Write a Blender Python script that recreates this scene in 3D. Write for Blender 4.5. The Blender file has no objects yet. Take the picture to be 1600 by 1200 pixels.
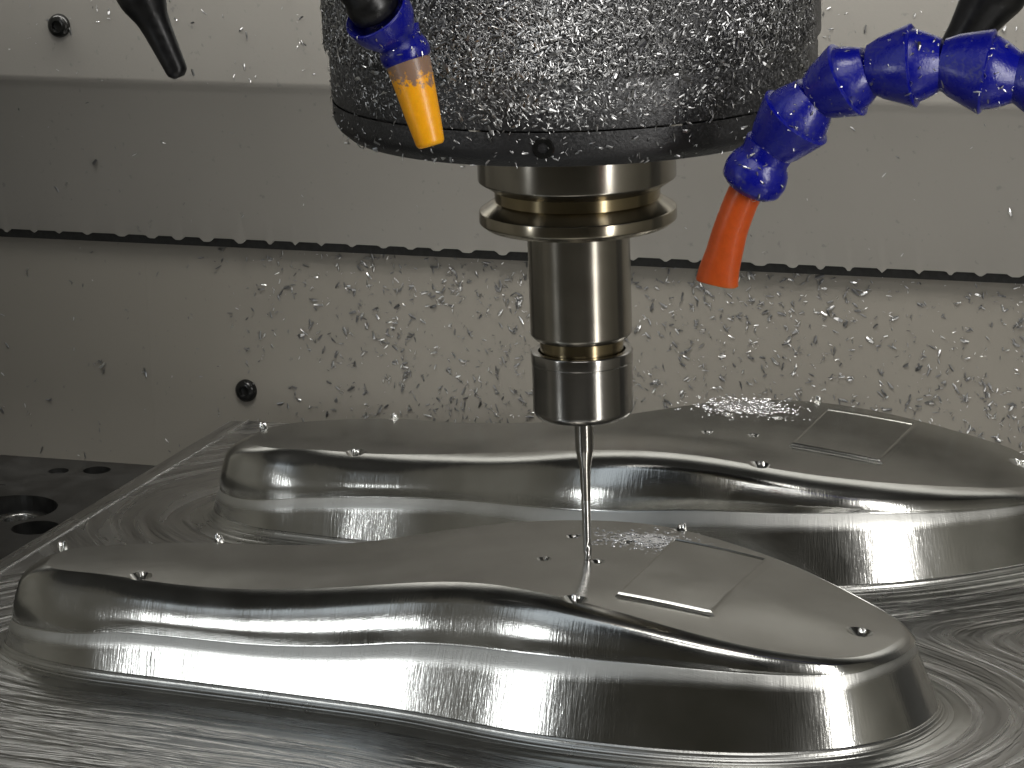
import bpy, bmesh, math, random
import numpy as np
from mathutils import Vector, Matrix
from mathutils.bvhtree import BVHTree

S = 0.001                       # all builder coordinates are millimetres
SC = bpy.context.scene
COL = SC.collection
rnd = random.Random(7)

# ------------------------------------------------------------------ camera
CAM_F = 5566.70
CAM_LOC = [367.97, -1047.44, 340.35]
CAM_R = [0.938813, 0.34295, -0.031873]
CAM_U = [-0.055197, 0.241148, 0.968917]
CAM_D = [-0.339976, 0.907873, -0.245323]

cd = bpy.data.cameras.new('camera'); cam = bpy.data.objects.new('camera', cd); COL.objects.link(cam)
cd.sensor_fit = 'HORIZONTAL'; cd.sensor_width = 36.0; cd.lens = CAM_F / 1600 * 36
cd.clip_start = 0.05; cd.clip_end = 20
M = Matrix((CAM_R, CAM_U, [-v for v in CAM_D])).transposed().to_4x4()
M.translation = Vector(CAM_LOC) * S
cam.matrix_world = M
SC.camera = cam

# ------------------------------------------------------------------ light
W = bpy.data.worlds.new('World'); SC.world = W; W.use_nodes = True
bg = W.node_tree.nodes['Background']; bg.inputs['Color'].default_value = (0.95, 0.97, 1.0, 1); bg.inputs['Strength'].default_value = 0.01
def area(name, loc, target, sx, sy, watts, color=(1, 1, 1)):
    ld = bpy.data.lights.new(name, 'AREA'); ld.shape = 'RECTANGLE'; ld.size = sx * S; ld.size_y = sy * S
    ld.energy = watts; ld.color = color
    o = bpy.data.objects.new(name, ld); COL.objects.link(o)
    d = (Vector(target) - Vector(loc))
    o.rotation_euler = d.to_track_quat('-Z', 'Y').to_euler(); o.location = Vector(loc) * S
    return o
area('door_lamp', (-474, -632, 145), (-60, -20, -25), 42, 150, 0.36, (0.95, 0.98, 1.0))
area('door_window', (-324, -423, 470), (-60, -20, -20), 210, 540, 0.26, (0.82, 0.91, 1.0))
area('door_lamp', (640, -440, 210), (40, 40, -30), 90, 560, 3.0, (1.0, 0.98, 0.95))
area('front_fill', (120, -520, 600), (0, -60, 150), 420, 260, 0.9, (1.0, 0.99, 0.97))  # added fill from the camera side, brightens spindle and hoses
area('work_lamp', (-120, 235, 310), (-120, 335, 285), 800, 40, 4.5, (1.0, 0.98, 0.93))
area('wall_fill', (-30, -150, 700), (-30, 306, 0), 440, 320, 0.62, (1.0, 0.97, 0.92)).data.spread = math.radians(46)  # added fill, spread kept narrow: lights the back wall, shades under the ledge
SC.view_settings.view_transform = 'Standard'; SC.view_settings.look = 'None'
SC.view_settings.exposure = 0.08; SC.view_settings.gamma = 1.0
SC.render.engine = 'CYCLES'
SC.cycles.max_bounces = 8; SC.cycles.glossy_bounces = 6; SC.cycles.sample_clamp_indirect = 6.0

# ------------------------------------------------------------------ node helpers
def mat(name):
    m = bpy.data.materials.new(name); m.use_nodes = True
    nt = m.node_tree; b = nt.nodes['Principled BSDF']
    return m, nt, b
def N(nt, typ, **kw):
    n = nt.nodes.new(typ)
    for k, v in kw.items():
        if k in n.inputs: n.inputs[k].default_value = v
        else: setattr(n, k, v)
    return n
def mapping(nt, src, scale, loc=(0, 0, 0), rot=(0, 0, 0)):
    m = nt.nodes.new('ShaderNodeMapping'); m.inputs['Scale'].default_value = scale
    m.inputs['Location'].default_value = loc; m.inputs['Rotation'].default_value = rot
    nt.links.new(src, m.inputs['Vector']); return m.outputs['Vector']
def noise(nt, vec, scale=1.0, detail=2.0, rough=0.5, dist=0.0):
    n = nt.nodes.new('ShaderNodeTexNoise'); n.inputs['Scale'].default_value = scale
    n.inputs['Detail'].default_value = detail; n.inputs['Roughness'].default_value = rough
    n.inputs['Distortion'].default_value = dist
    nt.links.new(vec, n.inputs['Vector']); return n.outputs['Fac']
def ramp(nt, fac, stops):
    r = nt.nodes.new('ShaderNodeValToRGB'); e = r.color_ramp.elements
    while len(e) < len(stops): e.new(0.5)
    for i, (p, c) in enumerate(stops):
        e[i].position = p; e[i].color = c if len(c) == 4 else (*c, 1)
    nt.links.new(fac, r.inputs['Fac']); return r.outputs['Color']
def g(v): return (v, v, v, 1)
def math_n(nt, op, a, b=None, c=None):
    n = nt.nodes.new('ShaderNodeMath'); n.operation = op
    for i, v in enumerate((a, b, c)):
        if v is None: continue
        if isinstance(v, (int, float)): n.inputs[i].default_value = v
        else: nt.links.new(v, n.inputs[i])
    return n.outputs[0]
def maprange(nt, v, a, b, c, d):
    n = nt.nodes.new('ShaderNodeMapRange'); nt.links.new(v, n.inputs[0])
    for i, x in enumerate((a, b, c, d)): n.inputs[i + 1].default_value = x
    return n.outputs[0]
def bump(nt, h, dist, strength=1.0, prev=None):
    n = nt.nodes.new('ShaderNodeBump'); n.inputs['Strength'].default_value = strength
    n.inputs['Distance'].default_value = dist
    nt.links.new(h, n.inputs['Height'])
    if prev is not None: nt.links.new(prev, n.inputs['Normal'])
    return n.outputs['Normal']
def texco(nt, which): return nt.nodes.new('ShaderNodeTexCoord').outputs[which]
def attr(nt, name):
    a = nt.nodes.new('ShaderNodeAttribute'); a.attribute_name = name; return a
def mixc(nt, f, a, b):
    n = nt.nodes.new('ShaderNodeMix'); n.data_type = 'RGBA'
    for s, v in ((0, f), (6, a), (7, b)):
        if isinstance(v, (int, float)): n.inputs[s].default_value = v
        elif isinstance(v, tuple): n.inputs[s].default_value = v
        else: nt.links.new(v, n.inputs[s])
    return n.outputs[2]

# ------------------------------------------------------------------ materials
def m_core():
    m, nt, b = mat('milled_aluminium_core')
    b.inputs['Metallic'].default_value = 1.0
    uv = texco(nt, 'UV'); ob = texco(nt, 'Object')
    side = attr(nt, 'side').outputs['Fac']
    big = noise(nt, mapping(nt, ob, (60, 60, 60)), 1.0, 3)
    nt.links.new(ramp(nt, big, [(0.3, (0.50, 0.50, 0.475)), (0.7, (0.60, 0.60, 0.575))]), b.inputs['Base Color'])
    fine = noise(nt, mapping(nt, uv, (1400, 110, 1)), 1.0, 3, 0.6)        # upright ripples on the walls
    fine2 = noise(nt, mapping(nt, uv, (300, 2600, 1)), 1.0, 2)           # tool-step lines
    topn = noise(nt, mapping(nt, ob, (700, 700, 700)), 1.0, 3)
    low = noise(nt, mapping(nt, uv, (70, 30, 1)), 1.0, 2)
    h = math_n(nt, 'ADD', math_n(nt, 'MULTIPLY', fine, 1.0), math_n(nt, 'MULTIPLY', fine2, 0.35))
    h = math_n(nt, 'MULTIPLY', h, side)
    n1 = bump(nt, h, 0.0001, 0.38)
    n2 = bump(nt, math_n(nt, 'MULTIPLY', low, side), 0.0006, 0.25, n1)
    n3 = bump(nt, topn, 0.00004, 0.35, n2)
    nt.links.new(n3, b.inputs['Normal'])
    r = math_n(nt, 'ADD', maprange(nt, side, 0, 1, 0.19, 0.15), maprange(nt, big, 0.3, 0.7, -0.02, 0.02))
    r = math_n(nt, 'ADD', r, maprange(nt, side, 1, 2, 0, 0.30))
    nt.links.new(r, b.inputs['Roughness'])
    return m
def m_plate():
    m, nt, b = mat('milled_aluminium_plate')
    b.inputs['Metallic'].default_value = 1.0
    ob = texco(nt, 'Object')
    d = attr(nt, 'path_offset').outputs['Fac']
    cmb = nt.nodes.new('ShaderNodeCombineXYZ'); nt.links.new(d, cmb.inputs[0])
    sx = nt.nodes.new('ShaderNodeSeparateXYZ'); nt.links.new(ob, sx.inputs[0])
    nt.links.new(math_n(nt, 'MULTIPLY', sx.outputs[0], 1000.0), cmb.inputs[1]); nt.links.new(math_n(nt, 'MULTIPLY', sx.outputs[1], 1000.0), cmb.inputs[2])
    v = cmb.outputs[0]
    lines = noise(nt, mapping(nt, v, (1.3, 0.02, 0.02)), 1.0, 4, 0.65, 0.3)
    wide = noise(nt, mapping(nt, v, (0.16, 0.013, 0.013)), 1.0, 3, 0.6, 0.6)
    arcs = nt.nodes.new('ShaderNodeTexWave'); arcs.wave_type = 'BANDS'; arcs.bands_direction = 'X'
    arcs.inputs['Scale'].default_value = 0.035; arcs.inputs['Distortion'].default_value = 2.0; arcs.inputs['Detail'].default_value = 2; arcs.inputs['Detail Scale'].default_value = 0.3
    nt.links.new(mapping(nt, v, (1, 0.2, 0.2)), arcs.inputs['Vector'])
    mask = noise(nt, mapping(nt, ob, (22, 22, 22)), 1.0, 2)
    line = math_n(nt, 'MULTIPLY', maprange(nt, arcs.outputs['Fac'], 0.992, 1.0, 0, 1), maprange(nt, mask, 0.45, 0.6, 0, 1))
    nt.links.new(mixc(nt, line, ramp(nt, wide, [(0.3, (0.46, 0.46, 0.455)), (0.7, (0.66, 0.66, 0.65))]), (0.85, 0.85, 0.82, 1)), b.inputs['Base Color'])
    h = math_n(nt, 'ADD', math_n(nt, 'MULTIPLY', lines, 0.5), math_n(nt, 'MULTIPLY', line, 1.4))
    n1 = bump(nt, wide, 0.0034, 0.5)
    n2 = bump(nt, h, 0.00015, 0.45, n1)
    nt.links.new(n2, b.inputs['Normal'])
    nt.links.new(maprange(nt, wide, 0.3, 0.7, 0.18, 0.32), b.inputs['Roughness'])
    return m
def m_turned(name, base, rough, aniso=0.75, tint=None):
    m, nt, b = mat(name)
    b.inputs['Metallic'].default_value = 1.0
    ob = texco(nt, 'Object')
    rings = noise(nt, mapping(nt, ob, (8, 8, 2600)), 1.0, 3, 0.6)
    blot = noise(nt, mapping(nt, ob, (60, 60, 120)), 1.0, 3)
    col = ramp(nt, blot, [(0.3, tuple(x * 0.93 for x in base)), (0.75, tuple(min(1, x * 1.06) for x in base))])
    nt.links.new(col, b.inputs['Base Color'])
    nt.links.new(bump(nt, rings, 0.00003, 0.35), b.inputs['Normal'])
    nt.links.new(maprange(nt, blot, 0.3, 0.7, rough * 0.95, rough * 1.06), b.inputs['Roughness'])
    b.inputs['Anisotropic'].default_value = aniso
    t = nt.nodes.new('ShaderNodeTangent'); t.direction_type = 'RADIAL'; t.axis = 'Z'
    nt.links.new(t.outputs[0], b.inputs['Tangent']); b.inputs['Anisotropic Rotation'].default_value = 0.25
    return m
def m_wall(name, base, dirt=0.5):
    m, nt, b = mat(name)
    ob = texco(nt, 'Object')
    spots = noise(nt, mapping(nt, ob, (330, 330, 260)), 1.0, 2, 0.5)
    blot = noise(nt, mapping(nt, ob, (9, 9, 6)), 1.0, 4)
    orange = noise(nt, mapping(nt, ob, (900, 900, 900)), 1.0, 2)
    c1 = ramp(nt, blot, [(0.3, tuple(x * 0.93 for x in base)), (0.7, tuple(x * 1.04 for x in base))])
    c2 = mixc(nt, maprange(nt, spots, 0.68, 0.76, 0, dirt), c1, (0.10, 0.10, 0.10, 1))
    nt.links.new(c2, b.inputs['Base Color'])
    nt.links.new(bump(nt, orange, 0.00006, 0.5), b.inputs['Normal'])
    b.inputs['Roughness'].default_value = 0.42
    return m
def m_simple(name, base, rough, metal=0.0, nscale=400, var=0.2, bdist=0.00005, coat=0.0):
    m, nt, b = mat(name)
    ob = texco(nt, 'Object')
    n = noise(nt, mapping(nt, ob, (nscale,) * 3), 1.0, 3)
    nt.links.new(ramp(nt, n, [(0.25, tuple(x * (1 - var) for x in base)), (0.75, tuple(min(1, x * (1 + var)) for x in base))]), b.inputs['Base Color'])
    nt.links.new(bump(nt, n, bdist, 0.5), b.inputs['Normal'])
    nt.links.new(maprange(nt, n, 0.3, 0.7, rough * 0.8, min(1, rough * 1.2)), b.inputs['Roughness'])
    b.inputs['Metallic'].default_value = metal; b.inputs['Coat Weight'].default_value = coat
    return m
def m_spindle():
    m, nt, b = mat('grimy_black_spindle_coating')
    ob = texco(nt, 'Object')
    n = noise(nt, mapping(nt, ob, (1000, 1000, 1000)), 1.0, 4, 0.65)
    z = nt.nodes.new('ShaderNodeSeparateXYZ'); nt.links.new(ob, z.inputs[0])
    big = noise(nt, mapping(nt, ob, (28, 28, 40)), 1.0, 3)
    up = maprange(nt, z.outputs[2], 0.148, 0.185, 0.0, 1.0)
    f = math_n(nt, 'MULTIPLY', maprange(nt, n, 0.46, 0.62, 0, 1), math_n(nt, 'MULTIPLY', up, maprange(nt, big, 0.35, 0.65, 0.2, 1)))
    nt.links.new(mixc(nt, f, (0.016, 0.016, 0.017, 1), (0.34, 0.34, 0.345, 1)), b.inputs['Base Color'])
    nt.links.new(bump(nt, n, 0.0004, 0.6), b.inputs['Normal'])
    b.inputs['Roughness'].default_value = 0.42
    b.inputs['Specular IOR Level'].default_value = 0.5
    return m
def m_blue():
    m, nt, b = mat('blue_hose_plastic')
    ob = texco(nt, 'Object')
    n = noise(nt, mapping(nt, ob, (160, 160, 160)), 1.0, 4, 0.6)
    f = noise(nt, mapping(nt, ob, (900, 900, 900)), 1.0, 3, 0.6)
    dirt = math_n(nt, 'MULTIPLY', maprange(nt, n, 0.5, 0.62, 0, 1), maprange(nt, f, 0.45, 0.62, 0, 0.7))
    nt.links.new(mixc(nt, dirt, (0.002, 0.004, 0.20, 1), (0.04, 0.045, 0.15, 1)), b.inputs['Base Color'])
    nt.links.new(bump(nt, f, 0.00022, 0.45), b.inputs['Normal'])
    nt.links.new(maprange(nt, n, 0.35, 0.65, 0.2, 0.38), b.inputs['Roughness'])
    b.inputs['Coat Weight'].default_value = 0.1; b.inputs['Coat Roughness'].default_value = 0.15
    return m
def m_orange(name, c1, grime_z0, grime_z1, c2=(0.20, 0.14, 0.12)):
    m, nt, b = mat(name)
    ob = texco(nt, 'Object')
    z = nt.nodes.new('ShaderNodeSeparateXYZ'); nt.links.new(ob, z.inputs[0])
    n = noise(nt, mapping(nt, ob, (420,) * 3), 1.0, 4, 0.65)
    gz = math_n(nt, 'ADD', maprange(nt, z.outputs[2], grime_z0, grime_z1, 0, 1), maprange(nt, n, 0.3, 0.7, -0.35, 0.35))
    gz = maprange(nt, gz, 0.42, 0.62, 0, 0.92)
    base = ramp(nt, n, [(0.3, tuple(x * 0.85 for x in c1)), (0.7, c1)])
    nt.links.new(mixc(nt, gz, base, (*c2, 1)), b.inputs['Base Color'])
    nt.links.new(bump(nt, n, 0.0003, 0.35), b.inputs['Normal'])
    b.inputs['Roughness'].default_value = 0.33
    b.inputs['Subsurface Weight'].default_value = 0.35; b.inputs['Subsurface Radius'].default_value = (0.004, 0.002, 0.0005)
    b.inputs['Subsurface Scale'].default_value = 1.0
    return m
def m_chip(name, lo, hi, rough=0.3, metal=1.0):
    m, nt, b = mat(name)
    gm = nt.nodes.new('ShaderNodeNewGeometry')
    nt.links.new(ramp(nt, gm.outputs['Random Per Island'], [(0.0, g(lo)), (0.8, g((lo + hi) / 2)), (1.0, g(hi))]), b.inputs['Base Color'])
    b.inputs['Metallic'].default_value = metal; b.inputs['Roughness'].default_value = rough
    return m
MC = m_core(); MP = m_plate()
MTOOL = m_turned('turned_steel_bronze_tint', (0.40, 0.375, 0.325), 0.22)
MGROOVE = m_turned('straw_tinted_steel', (0.34, 0.28, 0.17), 0.22); MFLANGE = m_turned('bronze_tint_steel', (0.40, 0.36, 0.28), 0.22)
MNUT = m_turned('turned_steel_grey', (0.38, 0.365, 0.34), 0.2)
MCARB = m_turned('ground_carbide', (0.62, 0.61, 0.60), 0.2, 0.5)
MWALL = m_wall('grey_enclosure_paint', (0.228, 0.217, 0.196), 0.4)
MWALL2 = m_wall('grey_back_wall_paint', (0.212, 0.198, 0.170), 0.5)
MSPIN = m_spindle(); MBLUE = m_blue()
MOR1 = m_orange('amber_nozzle_plastic', (1.0, 0.44, 0.008), 0.166, 0.181)
MOR2 = m_orange('red_orange_nozzle_plastic', (0.54, 0.085, 0.012), 0.5, 0.6)
MBLK = m_simple('black_rubber', (0.006, 0.006, 0.0065), 0.35, 0, 500, 0.3, 0.0001)
MSCREW = m_simple('black_oxide_steel', (0.02, 0.02, 0.019), 0.22, 0.6, 300)
MTABLE = m_simple('oiled_dark_steel', (0.06, 0.06, 0.058), 0.38, 0.8, 90, 0.4, 0.0003)
MGAPSHADE = m_simple('black_gap_shade', (0.008, 0.008, 0.007), 0.7)  # near-black colour standing for shade under the panel lip
MCHIP = m_chip('aluminium_chip', 0.35, 0.9)
MCHIPD = m_chip('dull_aluminium_chip', 0.12, 0.85, 0.33)
MBURR = m_simple('bright_aluminium_burr', (0.8, 0.8, 0.78), 0.18, 1.0, 900, 0.1, 0.0003)
MDROP = m_simple('coolant_film', (0.82, 0.83, 0.86), 0.08, 1.0, 900, 0.06, 0.0002)

def sm(t): t = np.clip(t, 0, 1); return t * t * (3 - 2 * t)
# ------------------------------------------------------------------ object helpers
def mesh_obj(name, verts, faces, material, parent=None, smooth=True, loc=(0, 0, 0), sharp=None):
    me = bpy.data.meshes.new(name)
    me.from_pydata([tuple(float(c) * S for c in v) for v in verts], [], faces)
    me.materials.append(material)
    if smooth:
        me.polygons.foreach_set('use_smooth', [True] * len(me.polygons))
        if sharp: me.set_sharp_from_angle(angle=math.radians(sharp))
    me.update()
    o = bpy.data.objects.new(name, me); COL.objects.link(o)
    if parent: o.parent = parent
    o.location = Vector(loc) * S
    return o
def tag(o, label=None, cat=None, group=None, kind=None):
    for k, v in (('label', label), ('category', cat), ('group', group), ('kind', kind)):
        if v: o[k] = v
    return o
def empty(name, loc=(0, 0, 0)):
    o = bpy.data.objects.new(name, None); COL.objects.link(o); o.location = Vector(loc) * S
    o.empty_display_size = 0.02
    return o
def lathe(prof, n=96, frame=None, close=True):
    """prof: list of (r, h); frame: 4x4 taking local z=h to world. returns verts, faces"""
    V, F = [], []
    for r, h in prof:
        for k in range(n):
            a = 2 * math.pi * k / n
            p = Vector((r * math.cos(a), r * math.sin(a), h))
            V.append(frame @ p if frame else p)
    for i in range(len(prof) - 1):
        for k in range(n):
            k2 = (k + 1) % n
            F.append((i * n + k, i * n + k2, (i + 1) * n + k2, (i + 1) * n + k))
    if close:
        F.append(tuple(range(n))[::-1]); F.append(tuple(range((len(prof) - 1) * n, len(prof) * n)))
    return V, F
def axis_frame(p0, p1):
    p0, p1 = Vector(p0), Vector(p1)
    q = (p1 - p0).to_track_quat('Z', 'Y')
    return Matrix.Translation(p0) @ q.to_matrix().to_4x4()
def fix_normals(o):
    bm = bmesh.new(); bm.from_mesh(o.data); bmesh.ops.recalc_face_normals(bm, faces=bm.faces[:]); bm.to_mesh(o.data); bm.free()
    return o
def round_prof(pts, rad, n=4):
    """round the corners of an (r,h) profile"""
    out = [pts[0]]
    for i in range(1, len(pts) - 1):
        a, b, c = (np.array(pts[i - 1], float), np.array(pts[i], float), np.array(pts[i + 1], float))
        r = rad[i] if isinstance(rad, (list, tuple)) else rad
        r = min(r, 0.45 * np.linalg.norm(a - b), 0.45 * np.linalg.norm(c - b))
        if r < 1e-4: out.append(tuple(b)); continue
        p = b + (a - b) / np.linalg.norm(a - b) * r; q = b + (c - b) / np.linalg.norm(c - b) * r
        for k in range(n + 1):
            t = k / n; out.append(tuple((1 - t) ** 2 * p + 2 * t * (1 - t) * b + t * t * q))
    out.append(pts[-1]); return out

# ------------------------------------------------------------------ machine enclosure (setting)
def panel_screw(parent, x, y, z, r=5.2, tilt=0):
    fr = Matrix.Translation(Vector((x, y, z))) @ Matrix.Rotation(math.radians(90 + tilt), 4, 'X')
    prof = [(r * 1.0, -2.0), (r, 0.4), (r * 0.95, 1.4), (r * 0.78, 2.3), (r * 0.5, 2.8), (r * 0.46, 2.75), (r * 0.42, 1.2), (0.02, 1.0)]
    V, F = lathe(prof, 32, fr)
    o = fix_normals(mesh_obj('button_screw', V, F, MSCREW, parent, True, sharp=40))
    return o
root_up = empty('upper_wall_panel', (-140, 268, 103))
tag(root_up, 'pale grey sheet metal panel with a bend, its lit top above a shaded slope ending in a notched edge', 'wall panel')
def loc(o, parent):                                    # world-built part under an offset root
    o.matrix_parent_inverse = Matrix.Translation(-parent.location); return o
X0, X1 = -620, 330
def build_upper():
    xs = np.arange(X0, X1 + 0.1, 1.0)
    prof = [(268, 158), (268, 106.5), (268.1, 105), (268.6, 103.6), (269.4, 102.2), (270.2, 100)]
    prof += [(270.2 + (288 - 270.2) * t, 100 + (35.2 - 100) * t) for t in (0.25, 0.5, 0.75, 0.97)]
    def dz(x):
        ph = (x / 13.4 + 0.13 * math.sin(x * 0.031) + 0.1 * math.sin(x * 0.11)) % 1.0
        w = 0.30 + 0.06 * math.sin(x * 0.05)
        t = float(sm((abs(ph - 0.5) - w) / 0.16))
        return 1.2 - 1.9 * t * (0.55 + 0.45 * math.sin(x * 0.023 + 1) ** 2)
    V, F = [], []; n = len(prof) + 2
    for x in xs:
        for (y, z) in prof: V.append((x, y, z))
        e = dz(x); V.append((x, 288.2, 34.2 + e)); V.append((x, 291.0, 34.6 + e))
    for i in range(len(xs) - 1):
        for k in range(n - 1):
            a = i * n + k; F.append((a, a + 1, a + n + 1, a + n))
    return mesh_obj('sheet', V, F, MWALL, root_up, True, sharp=50)
loc(build_upper(), root_up)
loc(panel_screw(root_up, -320.1, 268, 127.5, 5.0), root_up)
root_lo = empty('lower_wall_panel', (-140, 304, -68))
tag(root_lo, 'recessed dull grey back wall under the notched edge, speckled with metal chips', 'wall panel')
def box(x0, x1, y0, y1, z0, z1):
    V = [(x, y, z) for x in (x0, x1) for y in (y0, y1) for z in (z0, z1)]
    F = [(0, 1, 3, 2), (4, 6, 7, 5), (0, 4, 5, 1), (2, 3, 7, 6), (0, 2, 6, 4), (1, 5, 7, 3)]
    return V, F
V, F = box(X0, -302.5, 297, 300, -180, 90); loc(mesh_obj('sheet', V, F, MWALL2, root_lo, False), root_lo)
V, F = box(-302.5, X1, 296.8, 300, -180, 90); loc(mesh_obj('sheet', V, F, MWALL2, root_lo, False), root_lo)
V, F = box(-303.9, -301.3, 296.7, 297.5, -180, 90); loc(mesh_obj('weld_seam', V, F, MWALL2, root_lo, False), root_lo)
V, F = box(X0, X1, 291.6, 296, 31.0, 60); loc(mesh_obj('gap_shade_strip', V, F, MGAPSHADE, root_lo, False), root_lo)  # shade of the gap below the notched edge, put in as a black strip
loc(panel_screw(root_lo, -256.7, 296.6, -32.6, 4.9), root_lo)
# sides, floor, roof and door wall of the machine room, out of view but closing it
def room(name, *b):
    V, F = box(*b); o = mesh_obj(name, V, F, MROOF if name in ('ceiling', 'rear_wall') else MROOM, None, False); tag(o, None, None, None, 'structure'); return o
MROOM = m_simple('machine_room_paint', (0.45, 0.435, 0.385), 0.5, 0, 40, 0.1)
MROOF = m_simple('dark_roof_paint', (0.07, 0.07, 0.068), 0.6, 0, 40, 0.1)
room('side_wall', -760, -750, -1400, 314, -300, 760)
room('side_wall', 750, 760, -1400, 314, -300, 760)
room('ceiling', -750, 750, -1400, 314, 760, 770)
room('floor', -750, 750, -1400, 314, -310, -300)
room('rear_wall', -750, 750, 314, 324, -300, 760)
room('door_wall', -750, 750, -1410, -1400, -300, 760)

# ------------------------------------------------------------------ table
tb = empty('machine_table', (-320, 200, -104))
tag(tb, 'dark oily steel table with round counterbored holes, left behind the milled block', 'machine table')
def bool_cut(o, cutters, self_=False):
    me = bpy.data.meshes.new('cutter'); V, F = [], []
    for (v, f) in cutters:
        k = len(V); V += [tuple(c * S for c in p) for p in v]; F += [tuple(i + k for i in q) for q in f]
    me.from_pydata(V, [], F)
    bm = bmesh.new(); bm.from_mesh(me); bmesh.ops.recalc_face_normals(bm, faces=bm.faces[:]); bm.to_mesh(me); bm.free()
    c = bpy.data.objects.new('cutter', me); COL.objects.link(c)
    c.parent = o.parent; c.matrix_parent_inverse = o.matrix_parent_inverse.copy(); c.location = o.location
    md = o.modifiers.new('cut', 'BOOLEAN'); md.object = c; md.solver = 'EXACT'; md.operation = 'DIFFERENCE'; md.use_self = self_
    n0 = len(o.data.polygons)
    for flag in ((self_,) if self_ else (False, True)):
        md.use_self = flag
        bpy.context.view_layer.update()
        dg = bpy.context.evaluated_depsgraph_get()
        nm = bpy.data.meshes.new_from_object(o.evaluated_get(dg), preserve_all_data_layers=True, depsgraph=dg)
        if len(nm.polygons) > 0.8 * n0: break
    o.modifiers.clear(); o.data = nm
    bpy.data.objects.remove(c); bpy.data.meshes.remove(me)
    return o
def cyl(x, y, r, z0, z1, n=48, r1=None):
    return lathe([(r if r1 is None else r1, z0), (r, z1)], n, Matrix.Translation(Vector((x, y, 0))))
V, F = box(-560, 320, -170, 298.5, -104, -69)
tt = loc(fix_normals(mesh_obj('table_top', V, F, MTABLE, tb, False)), tb)
bool_cut(tt, [cyl(-333, 221, 20, -90, -60), cyl(-309, 198, 10, -92, -60), cyl(-324, 284, 6, -73, -60), cyl(-340, 279, 4.5, -71, -60), box(-545, -352, 252.6, 253.6, -70.2, -60)])
V, F = lathe(round_prof([(0.1, -89.5), (12, -89.5), (12, -74), (7, -74), (6.5, -80), (0.1, -80)], 0.8), 40, Matrix.Translation(Vector((-330, 224, 0))), False)
loc(fix_normals(mesh_obj('socket_bolt', V, F, m_simple('bright_bolt_steel', (0.35, 0.35, 0.34), 0.25, 1.0, 300), tb, True, sharp=40)), tb)

# ------------------------------------------------------------------ workpiece
KN = [(-192.1, -29.0), (-185.9, -33.1), (-166.6, -33.5), (-153.8, -35.5), (-140.5, -36.8), (-127.2, -37.8), (-113.9, -38.7), (-100.8, -39.5), (-87.7, -40.1), (-74.7, -40.7), (-61.8, -41.2), (-48.4, -41.9), (-34.4, -43.7), (-20.8, -46.6), (-8.1, -49.7), (3.7, -52.2), (14.9, -53.9), (26.2, -55.3), (37.3, -56.3), (47.9, -56.7), (58.1, -56.5), (68.0, -55.3), (77.4, -53.4), (95.8, -45.6), (102.5, -38.7), (108.3, -25.7), (110.3, -13.7), (109.4, -5.0)]
DN = [(-202.7, -26.3), (-194.4, -34.7), (-168.5, -43.0), (-154.6, -44.8), (-141.2, -45.8), (-127.9, -46.8), (-114.7, -47.9), (-101.6, -49.0), (-88.6, -50.1), (-75.7, -51.3), (-62.9, -52.5), (-50.2, -54.0), (-37.1, -56.4), (-24.0, -59.5), (-11.0, -62.6), (1.6, -65.1), (13.8, -66.6), (25.6, -67.5), (37.1, -67.9), (48.4, -67.8), (59.4, -66.8), (70.1, -65.1), (80.4, -62.4), (100.8, -52.3), (109.6, -43.5), (116.9, -30.8), (119.4, -16.1), (119.3, -5.0)]
AN = [(101.0, 7.1), (82.7, 20.9), (61.9, 34.1), (36.8, 45.0), (15.9, 51.3), (0.5, 53.2), (-22.3, 52.6), (-43.8, 47.8), (-63.9, 38.9), (-83.1, 27.9), (-110.1, 24.1), (-142.3, 21.7), (-167.2, 11.7), (-181.5, 5.8), (-191.7, 0.2), (-196.0, -8.9), (-195.6, -19.1)]
KF = [(-193.1, 138.0), (-186.5, 132.1), (-175.1, 126.8), (-158.1, 128.0), (-142.8, 125.7), (-127.1, 124.6), (-110.8, 123.4), (-93.0, 120.9), (-74.9, 116.6), (-58.1, 112.1), (-43.2, 109.4), (-29.6, 108.2), (-16.3, 108.2), (-2.8, 108.6), (10.6, 109.2), (23.5, 110.1), (35.4, 111.9), (47.4, 115.2), (59.1, 119.3), (70.5, 124.4), (81.6, 131.4), (92.7, 139.9)]
DF = [(-201.9, 140.1), (-191.8, 129.2), (-176.9, 121.5), (-159.9, 119.2), (-143.6, 116.9), (-127.7, 115.8), (-111.9, 114.4), (-95.5, 111.2), (-78.5, 106.0), (-61.7, 100.3), (-45.6, 96.3), (-30.5, 94.5), (-16.1, 94.2), (-2.0, 94.7), (11.8, 95.7), (25.4, 97.2), (38.6, 99.9), (51.4, 103.9), (63.9, 108.8), (76.0, 115.2), (87.8, 123.4), (99.3, 133.3)]
AF = [(99.6, 205.9), (74.1, 211.9), (43.1, 218.0), (17.5, 219.0), (-7.3, 210.6), (-21.9, 200.3), (-44.1, 182.4), (-64.6, 175.1), (-83.1, 176.5), (-119.8, 183.7), (-143.4, 187.6), (-171.2, 178.9), (-185.2, 173.6), (-192.2, 164.9), (-194.1, 151.2)]
PN = [(-185.0, -10.2), (-160.0, -10.2), (-130.0, -11.4), (-115.0, -11.1), (-100.0, -10.0), (-87.0, -8.5), (-73.0, -6.6), (-59.0, -4.2), (-44.0, -1.6), (-30.0, 0.8), (-15.0, 1.6), (-2.0, 1.3), (10.0, 0.5), (23.0, -1.0), (35.0, -3.0), (47.0, -4.9), (58.0, -7.2), (69.0, -9.0), (80.0, -11.0), (90.0, -12.6), (100.0, -14.2), (110.0, -15.7), (125.0, -17.7)]
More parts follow.
